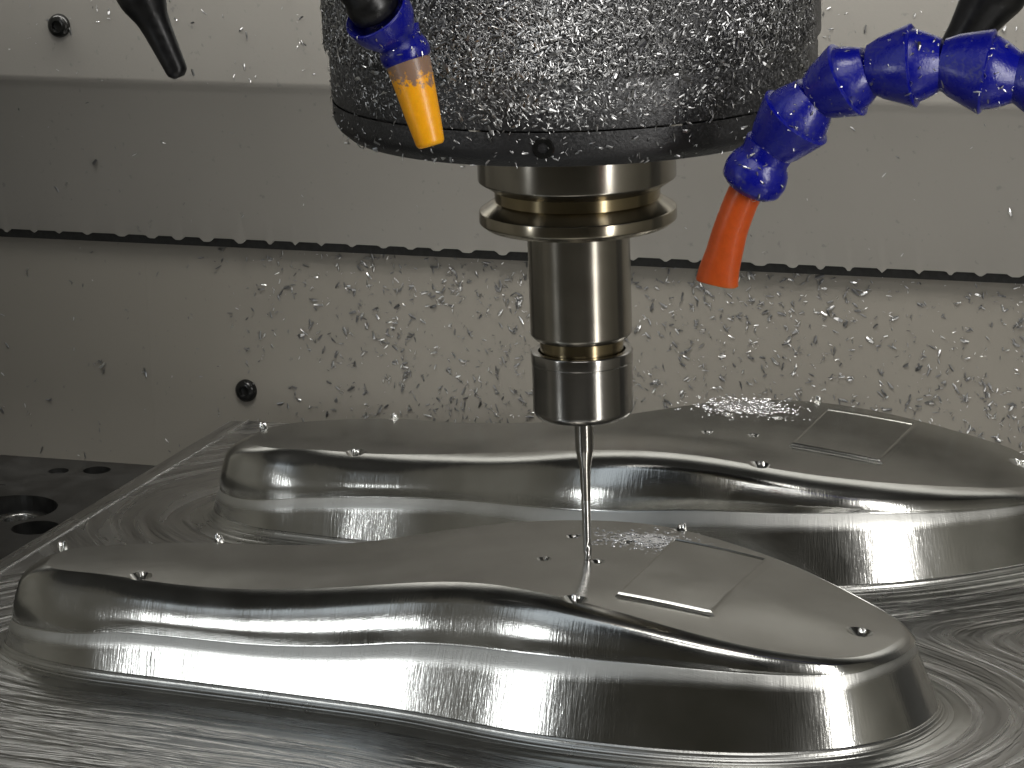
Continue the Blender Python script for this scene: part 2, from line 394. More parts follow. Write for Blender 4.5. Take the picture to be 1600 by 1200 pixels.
CN = [(-185.0, -8.7), (-160.0, -8.7), (-130.0, -9.3), (-115.0, -8.7), (-100.0, -7.5), (-87.0, -6.1), (-73.0, -4.4), (-59.0, -2.7), (-44.0, -1.4), (-30.0, -0.5), (-15.0, 0.2), (-2.0, -0.0), (10.0, -0.3), (23.0, -1.1), (35.0, -2.5), (47.0, -4.1), (58.0, -5.9), (69.0, -7.6), (80.0, -9.5), (90.0, -11.1), (100.0, -12.7), (110.0, -14.2), (125.0, -16.2)]
PF = [(-180.0, -10.0), (-160.0, -9.1), (-145.0, -9.1), (-130.0, -9.1), (-113.0, -8.1), (-96.0, -6.1), (-79.0, -3.2), (-63.0, -0.3), (-48.0, 2.1), (-35.0, 3.8), (-21.0, 4.6), (-8.0, 4.6), (5.0, 3.9), (18.0, 2.2), (30.0, 0.0), (42.0, -1.9), (54.0, -3.9), (66.0, -5.8), (77.0, -7.8), (88.0, -10.1), (99.0, -12.6), (120.0, -15.5), (140.0, -18.5)]
CF = [(-180.0, -9.1), (-160.0, -8.2), (-145.0, -8.2), (-130.0, -8.0), (-113.0, -7.0), (-96.0, -5.2), (-79.0, -3.0), (-63.0, -1.0), (-48.0, 0.4), (-35.0, 1.4), (-21.0, 1.8), (-8.0, 1.6), (5.0, 1.1), (18.0, 0.2), (30.0, -0.9), (42.0, -2.2), (54.0, -3.6), (66.0, -5.2), (77.0, -7.0), (88.0, -9.2), (99.0, -11.7), (120.0, -14.6), (140.0, -17.6)]
TN = [0.7, 0.7, 0.66, 0.56, 0.54, 0.53, 0.53, 0.54, 0.53, 0.52, 0.5, 0.47, 0.46, 0.45, 0.44, 0.42, 0.4, 0.37, 0.33, 0.3, 0.27, 0.24, 0.22, 0.18, 0.14, 0.1, 0.1, 0.1]
RN = [7.0, 7.0, 6.32, 6.22, 6.13, 6.04, 6.0, 6.0, 6.0, 6.0, 6.0, 6.0, 6.0, 5.96, 5.83, 5.69, 5.55, 5.15, 4.6, 4.09, 3.6, 3.16, 2.72, 2.0, 1.8, 1.8, 1.8, 1.8]
TF = [0.7, 0.7, 0.67, 0.58, 0.52, 0.48, 0.46, 0.45, 0.46, 0.47, 0.48, 0.48, 0.46, 0.43, 0.4, 0.38, 0.35, 0.32, 0.29, 0.27, 0.26, 0.25]
RF = [7.0, 7.0, 6.5, 6.5, 6.5, 6.5, 6.5, 6.5, 6.5, 6.5, 6.5, 6.42, 6.28, 6.12, 5.97, 5.83, 5.67, 5.53, 5.33, 5.13, 4.93, 4.73]
HN = [(-190.1, -2.8), (-142.3, 21.7), (-148.1, -29.8), (12.3, -48.8), (96.3, -17.2), (16.6, 49.0)]
HNS = [(-14.1, 25.9), (4.6, 25.0), (-13.8, -3.7), (3.9, -1.3)]
HF = [(-187.5, 161.8), (-141.8, 183.7), (-136.5, 123.4), (24.4, 118.6), (102.0, 189.1), (18.0, 217.2)]
HFS = [(-7.1, 182.0), (11.3, 185.1), (-6.9, 155.4), (9.9, 157.9)]
LABN = [(21.5, -36.8), (53.4, -33.7), (53.9, 29.5), (18.4, 32.6)]
LABF = [(25.5, 150.4), (60.8, 148.9), (60.8, 214.2), (24.6, 212.9)]

def z_surface(P, C, y0, y1, tilt, yc):
    """sole height: rim profile P on the near side, centre profile C from y1 on"""
    P = np.array(P); C = np.array(C)
    def f(x, y):
        w = sm((y1 - y) / (y1 - y0)); r = -tilt * (y - yc)
        for d, k in ((-16, .15), (-8, .22), (0, .26), (8, .22), (16, .15)):
            r = r + k * (np.interp(x + d, P[:, 0], P[:, 1]) * w + np.interp(x + d, C[:, 0], C[:, 1]) * (1 - w))
        return r
    return f
zns = z_surface(PN, CN, -48, -8, 0.035, 0.0); zfs = z_surface(PF, CF, 105, 150, 0.012, 160.0)
ZD, ZP = -37.0, -41.0           # wall foot and plate level
def catmull(P, s):
    """closed Catmull-Rom through P sampled at parameters s (station index units)"""
    P = np.asarray(P, float); n = len(P); i = np.floor(s).astype(int) % n; t = (s - np.floor(s))
    if P.ndim == 2: t = t[:, None]
    a, b, c, d = P[(i - 1) % n], P[i], P[(i + 1) % n], P[(i + 2) % n]
    return 0.5 * (2 * b + (c - a) * t + (2 * a - 5 * b + 4 * c - d) * t ** 2 + (3 * b - a - 3 * c + d) * t ** 3)
def make_core(K, D, tl, rr, zfun, spine, parent, NS=420):
    """K rim stations (x,y), D wall-foot stations, tl land fraction, rr rim radius"""
    K = np.array(K, float); D = np.array(D, float); n = len(K)
    seg = np.linalg.norm(np.roll(K, -1, 0) - K, axis=1); cum = np.concatenate([[0], np.cumsum(seg)])
    u = np.linspace(0, cum[-1], NS, endpoint=False); s = np.interp(u, cum, np.arange(n + 1))
    k = catmull(K, s); d = catmull(D, s); t = np.interp(s, np.arange(n + 1), list(tl) + [tl[0]]); r = np.interp(s, np.arange(n + 1), list(rr) + [rr[0]])
    def per_smooth(a, m):
        for _ in range(m): a = 0.25 * np.roll(a, 1, 0) + 0.5 * a + 0.25 * np.roll(a, -1, 0)
        return a
    k = per_smooth(k, 26); d = per_smooth(d, 30); t = per_smooth(t, 30); r = per_smooth(r, 20)
    zk = zfun(k[:, 0], k[:, 1])
    kk = np.c_[k, zk]; dd = np.c_[d, np.full(NS, ZD)]
    sp = spine(k)
    inw = sp - k; inw /= np.linalg.norm(inw, axis=1)[:, None]
    nor = d - k; nor /= np.linalg.norm(nor, axis=1)[:, None]
    pin = k + inw * r[:, None]; p0 = np.c_[pin, zfun(pin[:, 0], pin[:, 1])]
    wl = np.linalg.norm(dd - kk, axis=1)
    q0 = kk + (dd - kk) * (np.minimum(r * 0.9, 0.34 * wl) / wl)[:, None]
    rings = []; side = []
    for f in [0.94, 0.87, 0.79, 0.7, 0.6, 0.5, 0.4, 0.3, 0.22, 0.15, 0.09, 0.04]:
        xy = pin * (1 - f) + sp * f
        rings.append(np.c_[xy, zfun(xy[:, 0], xy[:, 1])]); side.append(0.0)
    kc = kk - np.c_[np.zeros(NS), np.zeros(NS), r * 0.28]; rim0 = len(rings)
    for a in np.linspace(0, 1, 13):
        rings.append((1 - a) ** 2 * p0 + 2 * a * (1 - a) * kc + a * a * q0); side.append(min(1.0, 0.03 + a * a * 1.2) if a > 0 else 0.0)
    out = np.c_[nor, np.zeros(NS)]
    w = per_smooth(np.interp(s, np.arange(n + 1), np.r_[np.ones(n), 1]), 1)
    lw = np.clip((t - 0.12) / 0.2, 0, 1)[:, None]                       # the land dies out where t is small
    ft0 = np.clip(np.linalg.norm(q0 - kk, axis=1) / wl + 0.03, 0, 1)
    tt = np.maximum(t, ft0 + 0.03)
    for a in (0.33, 0.66):
        f = (ft0 + (tt - ft0) * a)[:, None]; rings.append(kk + (dd - kk) * f + out * (0.7 * math.sin(a * 3.1)) - out * lw * 0.56 * a); side.append(1)
    def wallp(f, off): return kk + (dd - kk) * f[:, None] + out * off * lw
    for f_, o_, sd in ((-0.012, -0.56, 1), (0.0, -0.62, 1.3), (0.006, -0.58, 1.8), (0.018, -0.5, 2), (0.06, -0.27, 2), (0.10, -0.06, 1.8), (0.13, 0.0, 1.4), (0.18, 0.0, 1)):
        rings.append(wallp(tt + f_, o_)); side.append(sd)
    for a in (0.2, 0.45, 0.7, 0.9):
        rings.append(wallp(tt + 0.18 + (1 - tt - 0.18) * a, 0.0)); side.append(1)
    rings.append(dd + out * -0.02); side.append(1)
    for o_, z_ in ((0.25, ZD - .12), (0.7, ZD - .7), (0.9, ZD - .75), (1.0, ZD - 1.3), (1.35, ZD - 1.75), (1.6, ZD - 1.8), (1.8, ZD - 2.2), (2.5, ZD - 2.6), (2.9, ZD - 2.65), (3.1, ZD - 2.95), (4.4, ZD - 3.2), (4.8, ZD - 3.22), (5.1, ZD - 3.5), (7.5, ZD - 3.75), (10.5, ZP), (11.5, ZP - 0.6)):
        q = d + nor * o_; rings.append(np.c_[q, np.full(NS, z_)]); side.append(1.45)
    V = np.concatenate(rings); R = len(rings); F = []
    for i in range(R - 1):
        for j in range(NS):
            j2 = (j + 1) % NS; F.append((i * NS + j, (i + 1) * NS + j, (i + 1) * NS + j2, i * NS + j2))
    # close the top along the spine and add a floor so that the solid is closed
    top = list(range(NS)); F.append(tuple(top))
    F.append(tuple(range((R - 1) * NS, R * NS))[::-1])
    o = mesh_obj('sole_core', V, F, MC, parent, True)
    me = o.data
    at = me.attributes.new('side', 'FLOAT', 'POINT'); at.data.foreach_set('value', np.repeat(np.array(side, float), NS))
    uvl = me.uv_layers.new(name='UVMap'); ll = np.zeros(len(me.loops), int); me.loops.foreach_get('vertex_index', ll)
    dist = np.concatenate([[np.zeros(NS)], np.cumsum(np.linalg.norm(np.diff(np.array(rings), axis=0), axis=2), axis=0)]).ravel()
    uu = np.tile(u, R)
    pu, pv = uu[ll] * S, dist[ll] * S
    # seam fix: loops of the wrap-around quads
    jj = ll % NS; 
    ls = np.zeros(len(me.polygons), int); me.polygons.foreach_get('loop_start', ls); lt = np.zeros(len(me.polygons), int); me.polygons.foreach_get('loop_total', lt)
    for p in np.nonzero(lt == 4)[0]:
        a = ls[p]; q = jj[a:a + 4]
        if q.max() - q.min() > NS // 2: pu[a:a + 4] = np.where(q == 0, cum[-1] * S, pu[a:a + 4])
    uvl.data.foreach_set('uv', np.c_[pu, pv].ravel())
    bm = bmesh.new(); bm.from_mesh(me); bmesh.ops.triangulate(bm, faces=[f for f in bm.faces if len(f.verts) > 4], quad_method='BEAUTY', ngon_method='BEAUTY')
    bmesh.ops.recalc_face_normals(bm, faces=bm.faces[:]); bm.to_mesh(me); bm.free()
    me.set_sharp_from_angle(angle=math.radians(38))
    sv = np.zeros(len(me.vertices)); me.attributes['side'].data.foreach_get('value', sv); ev = np.zeros(len(me.edges) * 2, int); me.edges.foreach_get('vertices', ev)
    flat = (sv[ev].reshape(-1, 2) < 0.3).all(1); se = me.attributes.get('sharp_edge')
    if se:
        q = np.zeros(len(me.edges), bool); se.data.foreach_get('value', q); q[flat] = False; ee = ev.reshape(-1, 2); q[((ee >= rim0 * NS) & (ee < (rim0 + 1) * NS)).all(1)] = True; se.data.foreach_set('value', q)
    return o, d
wp = empty('mould_block', (-20, 60, -69))
tag(wp, 'bright milled aluminium block with two raised shoe sole shapes side by side', 'mould')

def outward(P, Q, amount):
    """offset foot points for rim stations without a seen foot: along the loop normal"""
    P = np.array(P)[:, :2]; n = len(P); T = np.roll(P, -1, 0) - np.roll(P, 1, 0); T /= np.linalg.norm(T, axis=1)[:, None]
    Nn = np.c_[T[:, 1], -T[:, 0]]                      # right-hand side of a counter-clockwise loop is outside
    D = P + Nn * amount
    for i, q in enumerate(Q):
        if q is not None: D[i] = q
    return D
# near core
Kn = KN + AN
dn = outward(Kn, list(DN) + [None] * len(AN), 9.0)
tn = TN + [.1] * 5 + [.3] * 8 + [.6, .7, .7, .7]
rn = RN + [2.5] * 3 + [4] * 3 + [6] * 7 + [8, 9, 9, 9]
kn = Kn
def spine_near(k):
    x = np.interp(k[:, 0], [-196, -120, 0, 70, 112], [-160, -108, 0, 52, 78])
    return np.c_[x, np.interp(x, [-170, -130, -100, -60, -20, 0, 40, 80], [-12, -11, -11, -7, -3, -3, -9, -19])]
core_n, outl_n = make_core(kn, dn, tn, rn, zns, spine_near, wp)
# far core
TOE = [(111, 158), (115, 172), (111, 188)]
kf = KF + TOE + AF
df = outward(kf, list(DF) + [None] * (len(TOE) + len(AF)), 9.0)
tf = TF + [.2] * 3 + [.3] * 11 + [.6, .7, .7, .7]
rf = RF + [3] * 3 + [3.5] * 3 + [5] * 4 + [6] * 5 + [8, 9, 9]
tf = (tf + [.7] * 9)[:len(kf)]; rf = (rf + [9] * 9)[:len(kf)]; tn = (tn + [.7] * 9)[:len(kn)]; rn = (rn + [9] * 9)[:len(kn)]
def spine_far(k):
    x = np.interp(k[:, 0], [-194, -120, 0, 70, 116], [-158, -108, 0, 52, 80])
    return np.c_[x, np.interp(x, [-170, -130, -80, -40, 0, 40, 75, 100], [151, 149, 142, 143, 156, 162, 167, 172])]
core_f, outl_f = make_core(kf, df, tf, rf, zfs, spine_far, wp)
for c_ in (core_n, core_f): loc(c_, wp)
core_n['label'] = 'nearer shoe sole core under the end mill'; core_f['label'] = 'farther shoe sole core beside the back wall'

def smooth_top(core, zfun):
    """give the sole face the exact normals of its surface"""
    me = core.data; nv = len(me.vertices)
    co = np.zeros(nv * 3); me.vertices.foreach_get('co', co); co = co.reshape(-1, 3) / S
    x, y = co[:, 0], co[:, 1]; z = zfun(x, y)
    gx = (zfun(x + .5, y) - zfun(x - .5, y)); gy = (zfun(x, y + .5) - zfun(x, y - .5))
    nn = np.c_[-gx, -gy, np.ones(nv)]; nn /= np.linalg.norm(nn, axis=1)[:, None]
    sv = np.zeros(nv); me.attributes['side'].data.foreach_get('value', sv)
    okv = (sv < 0.02) & (np.abs(z - co[:, 2]) < 0.02)
    nl = len(me.loops); vi = np.zeros(nl, int); me.loops.foreach_get('vertex_index', vi)
    cn = np.zeros(nl * 3); me.corner_normals.foreach_get('vector', cn); cn = cn.reshape(-1, 3)
    pn = np.zeros(len(me.polygons) * 3); me.polygons.foreach_get('normal', pn); pn = pn.reshape(-1, 3)
    lt = np.zeros(len(me.polygons), int); me.polygons.foreach_get('loop_total', lt)
    ls = np.zeros(len(me.polygons), int); me.polygons.foreach_get('loop_start', ls)
    up = np.repeat((pn[:, 2] > 0.8) & (np.maximum.reduceat(sv[vi], ls) < 0.02), lt)
    use = okv[vi] & up
    cn[use] = nn[vi[use]]
    me.normals_split_custom_set([tuple(v) for v in cn])
def sink_holes(core, holes, small, zfun, self_=False):
    cut = []
    for (x, y) in holes:
        z = float(zfun(x, y)); cut.append(lathe([(1.5, z - 5), (1.7, z - 2.0), (3.7, z - 0.25), (5.2, z + 1.0)], 28, Matrix.Translation(Vector((x, y, 0)))))
    for (x, y) in small:
        z = float(zfun(x, y)); cut.append(lathe([(1.5, z - 5), (1.6, z - 0.9), (2.5, z - 0.1), (3.2, z + 1.0)], 24, Matrix.Translation(Vector((x, y, 0)))))
    bool_cut(core, cut, self_)
    smooth_top(core, zfun)
def burr(core, x, y, zfun, big=True):
    z = float(zfun(x, y)); V, F = [], []
    for q in range(2 if big else 1):
        a = rnd.uniform(0, 6.28); ox, oy = (-0.7 + 1.4 * q + rnd.uniform(-.2, .2), rnd.uniform(-.3, .3)) if big else (rnd.uniform(-.6, .6), rnd.uniform(-.4, .4))
        hh = rnd.uniform(1.0, 1.7) if big else rnd.uniform(0.3, 0.7); ww = rnd.uniform(.65, .95)
        k = len(V); n = 9
        prof = [(ww, -2.5), (ww * 1.1, -0.4), (ww * 0.95, hh * .6), (ww * .55, hh), (0.05, hh * 1.05)]
        v, f = lathe(prof, n, Matrix.Translation(Vector((x + ox, y + oy, z))) @ Matrix.Rotation(rnd.uniform(-.25, .25), 4, 'Y'))
        V += [p + Vector((rnd.uniform(-.12, .12), rnd.uniform(-.12, .12), rnd.uniform(-.1, .1))) for p in v]; F += [tuple(i + k for i in t) for t in f]
    o = mesh_obj('burr', V, F, MBURR, core, True, sharp=35); return o
HF[2] = (HF[2][0], HF[2][1] + 8.0); HN[3] = (HN[3][0], HN[3][1] + 2.5); HN[2] = (HN[2][0], HN[2][1] + 2.0)
sink_holes(core_n, HN, HNS, zns); sink_holes(core_f, HF, HFS, zfs)
for core, H, HS, zz in ((core_n, HN, HNS, zns), (core_f, HF, HFS, zfs)):
    for (x, y) in H: burr(core, x, y, zz, True)
    for (x, y) in HS: burr(core, x, y, zz, False)

def label_pad(core, quad, zfun, h=0.9):
    """thin raised rectangle that follows the sole surface, with a bevelled rim"""
    a, b, c_, d_ = [np.array(q, float) for q in quad]; n = 14
    V, F = [], []
    def pt(u, v, dz):
        p = (a * (1 - u) + b * u) * (1 - v) + (d_ * (1 - u) + c_ * u) * v
        return (p[0], p[1], float(zfun(p[0], p[1])) + dz)
    loops = [(0.0, -0.6), (0.0, 0.02), (0.45, h * 0.55), (0.85, h), (1.0, h + 0.42), (1.15, h + 0.42), (1.4, h), (1.7, h)]
    IL, IR, IF, IB = 0.03, 0.055, 0.022, 0.012      # bevel widths: left, right, front, back
    def ring(e, dz):
        pts = []
        us = [e * IL + (1 - e * (IL + IR)) * i / n for i in range(n + 1)]
        vs = [e * IF + (1 - e * (IF + IB)) * i / n for i in range(n + 1)]
        for u in us[:-1]: pts.append(pt(u, vs[0], dz))
        for v in vs[:-1]: pts.append(pt(us[-1], v, dz))
        for u in us[:0:-1]: pts.append(pt(u, vs[-1], dz))
        for v in vs[:0:-1]: pts.append(pt(us[0], v, dz))
        return pts
    m = 4 * n
    for e, dz in loops: V += ring(e, dz)
    for i in range(len(loops) - 1):
        for j in range(m):
            j2 = (j + 1) % m; F.append((i * m + j, i * m + j2, (i + 1) * m + j2, (i + 1) * m + j))
    base = len(V); e = 1.7
    for j in range(n + 1):
        for i in range(n + 1): V.append(pt(e * IL + (1 - e * (IL + IR)) * i / n, e * IF + (1 - e * (IF + IB)) * j / n, h))
    for j in range(n):
        for i in range(n): q = base + j * (n + 1) + i; F.append((q, q + 1, q + n + 2, q + n + 1))
    o = mesh_obj('label_pad', V, F, MC, core, True)
    bm = bmesh.new(); bm.from_mesh(o.data); bmesh.ops.remove_doubles(bm, verts=bm.verts[:], dist=1e-6); bmesh.ops.recalc_face_normals(bm, faces=bm.faces[:]); bm.to_mesh(o.data); bm.free()
    o.data.set_sharp_from_angle(angle=math.radians(30))
    return o
label_pad(core_n, LABN, zns)
label_pad(core_f, [(x, min(y, 204.0)) for x, y in LABF], zfs)

# plate
def make_plate():
    xs = [-258.2, -257.6, -256.8, -248.9, -248.6, -248.2, -247.8] + list(np.arange(-246, 271, 2.5))
    ts = np.linspace(0, 1, 150)
    V = []; nx = len(xs)
    P = np.zeros((len(ts), nx, 3))
    for i, x in enumerate(xs):
        y0 = -215.0; y1 = 279.3
        P[:, i, 0] = x; P[:, i, 1] = y0 + (y1 - y0) * ts
        z = ZP
        if i < 4: z = ZP - [1.6, 1.0, 0.55, 0.5][i]
        elif i == 5: z = ZP + 0.6
        P[:, i, 2] = z
    P[0, :, 2] -= 0.5; 
    flat = P.reshape(-1, 3); F = []
    for j in range(len(ts) - 1):
        for i in range(nx - 1): a = j * nx + i; F.append((a, a + 1, a + nx + 1, a + nx))
    # skirt
    m = len(ts); loop = [i for i in range(nx)] + [j * nx + nx - 1 for j in range(1, m)] + [(m - 1) * nx + i for i in range(nx - 2, -1, -1)] + [j * nx for j in range(m - 2, 0, -1)]
    base = len(flat); sk = flat[loop].copy(); sk[:, 2] = -68.9; sk[:, 0] *= 0.985; 
    allv = np.concatenate([flat, sk]); L = len(loop)
    for q in range(L):
        q2 = (q + 1) % L; F.append((loop[q], base + q, base + q2, loop[q2]))
    o = mesh_obj('base_plate', allv, F, MP, wp, True, sharp=40)
    xy = allv[:, :2]
    best = np.full(len(xy), 1e9); along = np.zeros(len(xy))
    for ol in (outl_n, outl_f):
        cs = np.concatenate([[0], np.cumsum(np.linalg.norm(np.diff(ol, axis=0), axis=1))])
        dd = np.linalg.norm(xy[:, None, :] - ol[None], axis=2); k = dd.argmin(1); dm = dd[np.arange(len(xy)), k]
        best = -12 * np.log(np.exp(-np.minimum(best, 400) / 12) + np.exp(-np.minimum(dm, 400) / 12)); along[:] = 0
    strip = xy[:, 0] < -248.0; best[strip] = 90 + 0.8 * (xy[strip, 0] + 258)
    me = o.data
    for nm, a in (('path_offset', best),):
        at = me.attributes.new(nm, 'FLOAT', 'POINT'); at.data.foreach_set('value', a.astype(float))
    return o
loc(make_plate(), wp)

# ------------------------------------------------------------------ spindle
sp = empty('spindle_head', (0, 0, 143))
tag(sp, 'black cylindrical spindle nose crusted with metal chips above the tool holder', 'spindle')
V, F = lathe(round_prof([(34, 143.2), (71.5, 143.2), (76, 147), (76.3, 154.4)], [0, 1, 4, 0], 5), 160, None, False)
loc(fix_normals(mesh_obj('nose_cap', V, F, MSPIN, sp, True, sharp=40)), sp)
V, F = lathe(round_prof([(74.5, 154.6), (76.3, 154.8), (76.6, 168.5), (76.2, 170), (77.6, 172), (78.2, 260), (20, 261)], 0.5, 3), 160, None, False)
loc(fix_normals(mesh_obj('housing', V, F, MSPIN, sp, True, sharp=40)), sp)
def on_cyl(x, z, r): return (x, -math.sqrt(r * r - x * x), z)
sx, sy, sz = on_cyl(15.9, 149.8, 76)
fr = axis_frame((sx, sy, sz), (sx * 1.2, sy * 1.2, sz))
V, F = lathe([(3.3, -2), (3.3, 0.3), (2.9, 0.7), (1.7, 0.7), (1.5, -0.8), (0.02, -0.9)], 32, fr)
loc(fix_normals(mesh_obj('cap_screw', V, F, MSCREW, sp, True, sharp=40)), sp)

# chips --------------------------------------------------------------
def chip_geo(V, F, P, nrm, size, rr, lift=0.3, curl=1.0):
    """a small curled flake: a bent 3-station strip with thickness"""
    nrm = Vector(nrm).normalized(); t = nrm.orthogonal().normalized()
    t = Matrix.Rotation(rr.uniform(0, 6.283), 3, nrm) @ t
    t = (t + nrm * rr.uniform(-0.5, 0.9) * lift).normalized()
    b = nrm.cross(t).normalized(); n2 = t.cross(b)
    ln = size * rr.uniform(0.6, 1.5); wd = ln * rr.uniform(0.16, 0.42); cu = curl * ln * rr.uniform(-0.35, 0.45); th = 0.12 * wd + 0.04
    k = len(V); tw = rr.uniform(-.5, .5)
    for i, u in enumerate((-0.5, 0.0, 0.5)):
        c = Vector(P) + t * (ln * u) + n2 * (cu * (1 - 4 * u * u) + 0.15)
        bb = (b + n2 * tw * u * 2).normalized(); w = wd * (0.5 if u == 0 else rr.uniform(.15, .45))
        V += [c - bb * w, c + bb * w, c + n2 * th]
    for i in range(2):
        a = k + i * 3
        for p, q in ((0, 1), (1, 2), (2, 0)): F.append((a + p, a + q, a + 3 + q, a + 3 + p))
    F.append((k, k + 2, k + 1)); F.append((k + 6, k + 7, k + 8))
def vnoise(x, y, seed=0):
    def hsh(i, j): return (math.sin(i * 127.1 + j * 311.7 + seed * 74.7) * 43758.5453) % 1.0
    i, j = math.floor(x), math.floor(y); u, v = x - i, y - j; u = u * u * (3 - 2 * u); v = v * v * (3 - 2 * v)
    return (hsh(i, j) * (1 - u) + hsh(i + 1, j) * u) * (1 - v) + (hsh(i, j + 1) * (1 - u) + hsh(i + 1, j + 1) * u) * v
V, F = [], []; rr = random.Random(3); cnt = 0
while cnt < 30000:
    a = math.radians(rr.uniform(-178, 0)); z = rr.uniform(146, 214); x = math.cos(a)
    dens = 0.035 + 0.965 * sm((z - 153) / 18)
    azd = (math.degrees(a) + 70.6)                      # 0 towards the camera
    dens *= 0.35 + 0.9 * vnoise(azd / 14, z / 9, 1) * (1.25 if z > 172 else 0.8)
    if azd > 35 and z < 178: dens *= 0.35
    if azd < -38: dens *= 0.45
    if rr.random() > dens: continue
    r = 78 if z > 171 else 76.3
    n_ = Vector((math.cos(a), math.sin(a), 0)); chip_geo(V, F, (n_ * r) + Vector((0, 0, z)), n_, (rr.choice((0.5, 0.7, 0.9, 1.1, 1.4, 1.9)) if cnt % 45 else rr.uniform(2.2, 3.4)), rr, 0.4, 0.4); cnt += 1
o = loc(mesh_obj('chip_crust', V, F, MCHIPD, sp, False), sp); o['kind'] = 'stuff'
V, F = [], []
for _ in range(90):                                     # wet clumps along the lower rim
    a = math.radians(rr.uniform(-160, -20)); z = rr.uniform(143.5, 152)
    n_ = Vector((math.cos(a), math.sin(a), 0)); chip_geo(V, F, n_ * (76 if z > 147.5 else 73.5) + Vector((0, 0, z)), n_, rr.uniform(1.0, 2.6), rr, 0.5)
o = loc(mesh_obj('rim_chip', V, F, MCHIP, sp, False), sp); o['kind'] = 'stuff'

# wall chips
def wall_chips():
    V, F = [], []; V2, F2 = [], []; rr = random.Random(11); k = 0
    while k < 3400:
        x = rr.uniform(-380, 110); z = rr.uniform(-75, 34)
        dens = 0.05 + 0.95 * sm((x + 290) / 130)
        dens *= 0.5 + 0.8 * vnoise(x / 26, z / 26, 5) * (0.6 + 0.4 * sm((34 - z) / 20))
        if rr.random() > dens: continue
        tgt = (V, F) if rr.random() < 0.66 else (V2, F2)
        m = rr.choice((1, 1, 1, 2, 3))
        for q in range(m): chip_geo(*tgt, (x + rr.gauss(0, 1.0) * (q > 0), 296.3, z + rr.gauss(0, 1.2) * (q > 0)), (0, -1, 0), rr.choice((0.6, 0.8, 1.0, 1.3, 1.6, 2.0, 2.7)), rr, 0.35, 0.35)
        k += 1
    return V, F, V2, F2
V, F, V2, F2 = wall_chips()
o = loc(mesh_obj('chip_scatter', V, F, m_chip('dark_chip', 0.10, 0.34, 0.4, 0.7), root_lo, False), root_lo); o['kind'] = 'stuff'  # chips in the darker of two tones, mixed at random
o = loc(mesh_obj('bright_chip_scatter', V2, F2, MCHIP, root_lo, False), root_lo); o['kind'] = 'stuff'
V, F = [], []; rr = random.Random(12)
for _ in range(330):
    x = rr.uniform(-350, 100); z = 104 + (rr.random() ** 0.8) * 52 if rr.random() < 0.8 else rr.uniform(40, 104)
    y = 267.7 if z > 105 else 270.2 + (288 - 270.2) * (100 - z) / 64.8 - 0.3
    chip_geo(V, F, (x, y, z), (0, -1, 0), rr.choice((0.8, 1.0, 1.3, 1.8, 2.4)), rr, 0.5)
o = loc(mesh_obj('chip_scatter', V, F, MCHIPD, root_up, False), root_up); o['kind'] = 'stuff'

# ------------------------------------------------------------------ tool holder and cutter
th = empty('tool_holder', (0, 0, 48)); tag(th, 'brownish steel collet chuck tool holder with grooved flange hanging from the spindle', 'tool holder')
V, F = lathe(round_prof([(22, 150), (30.8, 146), (31.5, 143), (31.5, 126.4), (27.3, 123.6)], [0, 0.3, 0.3, 0.4, 0], 3), 160, None, False)
loc(fix_normals(mesh_obj('upper_flange', V, F, MTOOL, th, True, sharp=25)), th)
V, F = lathe([(27.2, 123.7), (26.4, 123.4), (26.3, 119.8), (27.0, 119.5)], 160, None, False)
loc(fix_normals(mesh_obj('flange_groove', V, F, MGROOVE, th, True, sharp=25)), th)
V, F = lathe(round_prof([(26.6, 119.7), (31.4, 116.6), (31.5, 113.0), (29.4, 111.3), (16, 111.2)], [0, 0.4, 0.4, 0.4, 0], 3), 160, None, False)
loc(fix_normals(mesh_obj('lower_flange', V, F, MFLANGE, th, True, sharp=25)), th)
V, F = lathe(round_prof([(17, 111.4), (16.35, 110.8), (16.3, 75.9), (15.0, 74.4), (13.4, 74.3)], [0, .3, .5, .3, 0], 3), 128, None, False)
loc(fix_normals(mesh_obj('body', V, F, MTOOL, th, True, sharp=25)), th)
V, F = lathe([(13.4, 74.5), (13.4, 64)], 128, None, False)
loc(fix_normals(mesh_obj('neck', V, F, MGROOVE, th, True)), th)
V, F = lathe(round_prof([(13.9, 65), (14.0, 70.3), (15.9, 70.3), (16.35, 69.9), (16.35, 66.6), (16.2, 66.4), (16.2, 50.3), (15.0, 48.6), (9, 48.3), (3.1, 48.6), (2.9, 53)], [0, .2, .3, .3, .1, .1, .8, .5, .2, .1, 0], 3), 128, None, False)
loc(fix_normals(mesh_obj('collet_nut', V, F, MNUT, th, True, sharp=25)), th)
em = empty('end_mill', (0, 0, 0)); tag(em, 'thin tapered carbide end mill touching the nearer sole shape', 'end mill')
V, F = lathe([(3.0, 52), (3.0, 37.2), (2.85, 36.2), (2.05, 32.0), (1.8, 30.6), (1.55, 22), (1.5, 20)], 48, None, False)
fix_normals(mesh_obj('shank', V, F, MNUT, em, True, sharp=25))
V, F = [], []; n = 24; hs = np.linspace(20, 0.1, 60)
for h in hs:
    for k in range(n):
        a = 2 * math.pi * k / n
        fl = 0.0 if h > 7 else 0.16 * max(0, math.cos(2 * (a - h * 0.5))) * min(1, (7 - h) / 2)
        r = (1.5 - (20 - h) * 0.008) * (1 - fl); V.append((r * math.cos(a), r * math.sin(a), h))
for i in range(len(hs) - 1):
    for k in range(n): k2 = (k + 1) % n; F.append((i * n + k, i * n + k2, (i + 1) * n + k2, (i + 1) * n + k))
F.append(tuple(range((len(hs) - 1) * n, len(hs) * n)))
fix_normals(mesh_obj('cutter', V, F, MCARB, em, True, sharp=30))

